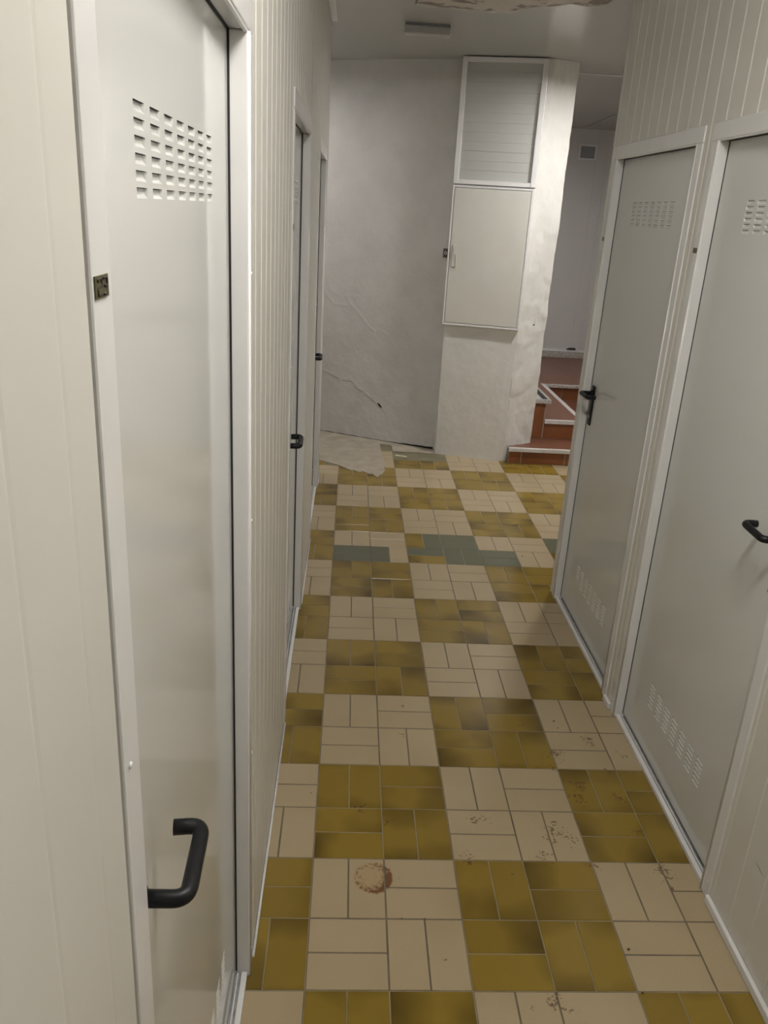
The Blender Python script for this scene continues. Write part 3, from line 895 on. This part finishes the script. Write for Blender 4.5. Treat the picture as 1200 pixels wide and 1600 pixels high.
ceiling_lamp(.18, .66, -.52, -.40, 'lit white lamp on the corridor ceiling overhead', emit('lamp_glow', (1.0, .965, .905), 62))
ceiling_lamp(1.60, 1.88, 3.44, 3.56, 'lit white lamp on the ceiling of the stair room', emit('stair_lamp_glow', (1.0, .965, .93), 250), down=True)
ceiling_lamp(-1.08, -.80, 4.36, 4.46, 'lit white lamp on the ceiling of the recess left of the back wall', emit('recess_lamp_glow', (1.0, .965, .94), 115), down=True)
ceiling_lamp(1.38, 1.66, 5.55, 5.66, 'lit white lamp on the ceiling above the stair landing behind the pillar', emit('landing_lamp_glow', (1.0, .965, .94), 130), down=True)

# ------------------------------------------------------------------ peeling plaster band hanging under the ceiling
pb = MB()
nx, ny = 90, 30
def far_edge(x):
    if x < .72: y = 2.96
    elif x < .84: y = 2.96-(x-.72)/.12*.19
    else: y = 2.77-(x-.84)*.30
    return y+.022*mnoise.noise(Vector((x*14, 2, 6)))+.008*mnoise.noise(Vector((x*45, 2, 6)))
def pbz(x, t):
    s = math.sin(math.pi*min(1, max(0, t)))**.22
    return ZC-.002-.082*s*(1+.16*mnoise.noise(Vector((x*10, t*4, 1))))
i0 = len(pb.v)
for a in range(nx+1):
    x = .285+(1.085-.285)*a/nx
    fe = far_edge(x)
    for b in range(ny+1):
        t = b/ny
        pb.v.append((x, 2.05+(fe-2.05)*t, pbz(x, t) if 0 < t < 1 else ZC-.001))
for a in range(nx):
    for b in range(ny):
        k = i0+a*(ny+1)+b
        pb.f.append((k, k+1, k+ny+2, k+ny+1)); pb.m.append(0); pb.sm.append(True); pb.uv.append([(0, 0)]*4); pb.tint.append(.5)
for a in (0, nx):
    idx = [i0+a*(ny+1)+b for b in range(ny+1)]
    pb.f.append(tuple(idx)); pb.m.append(0); pb.sm.append(False); pb.uv.append([(0, 0)]*len(idx)); pb.tint.append(.5)
tag(pb.build('peeling_beam', M['peel']), 'lumpy beam with peeling white and brown plaster under the ceiling', 'beam')

# ------------------------------------------------------------------ debris
ch = MB()
ch.obox((.462, 4.285, .0005), Vector((.93, -.36, 0)).normalized(), Vector((.36, .93, 0)).normalized(), (0, 0, 1), (-.045, -.009, 0), (.045, .008, .006), .002)
tag(ch.build('plaster_chip', M['chip']), 'long pale plaster splinter lying on dark tiles near the pillar', 'chip')
sp = MB()
for (x, y, r) in ((.815, .113, .006), (.81, -.005, .0045), (-.02, .66, .003), (.85, 1.06, .006), (.855, 1.02, .004), (1.03, 2.53, .006), (.60, 2.03, .004), (.24, .33, .002), (.30, .20, .003), (.24, .2, .003), (.13, 2.17, .004)):
    bm = bmesh.new(); bmesh.ops.create_icosphere(bm, subdivisions=1, radius=r*.55)
    for v in bm.verts: v.co = Vector((x+v.co.x*(1+.5*random.random()), y+v.co.y, .001+max(0, v.co.z*.5+r*.4)))
    sp.add_bm(bm, 0, True); bm.free()
tag(sp.build('dirt_crumbs', M['strip_black']), 'scattered dark dirt crumbs on the tiled floor', 'dirt', kind='stuff')

# ------------------------------------------------------------------ world, colour management
w = bpy.data.worlds.new('world'); SC.world = w; w.use_nodes = True
w.node_tree.nodes['Background'].inputs[0].default_value = (0, 0, 0, 1)
w.node_tree.nodes['Background'].inputs[1].default_value = 0
SC.view_settings.view_transform = 'Standard'; SC.view_settings.look = 'None'
SC.view_settings.gamma = 1; SC.view_settings.use_curve_mapping = False
SC.view_settings.exposure = 0.75
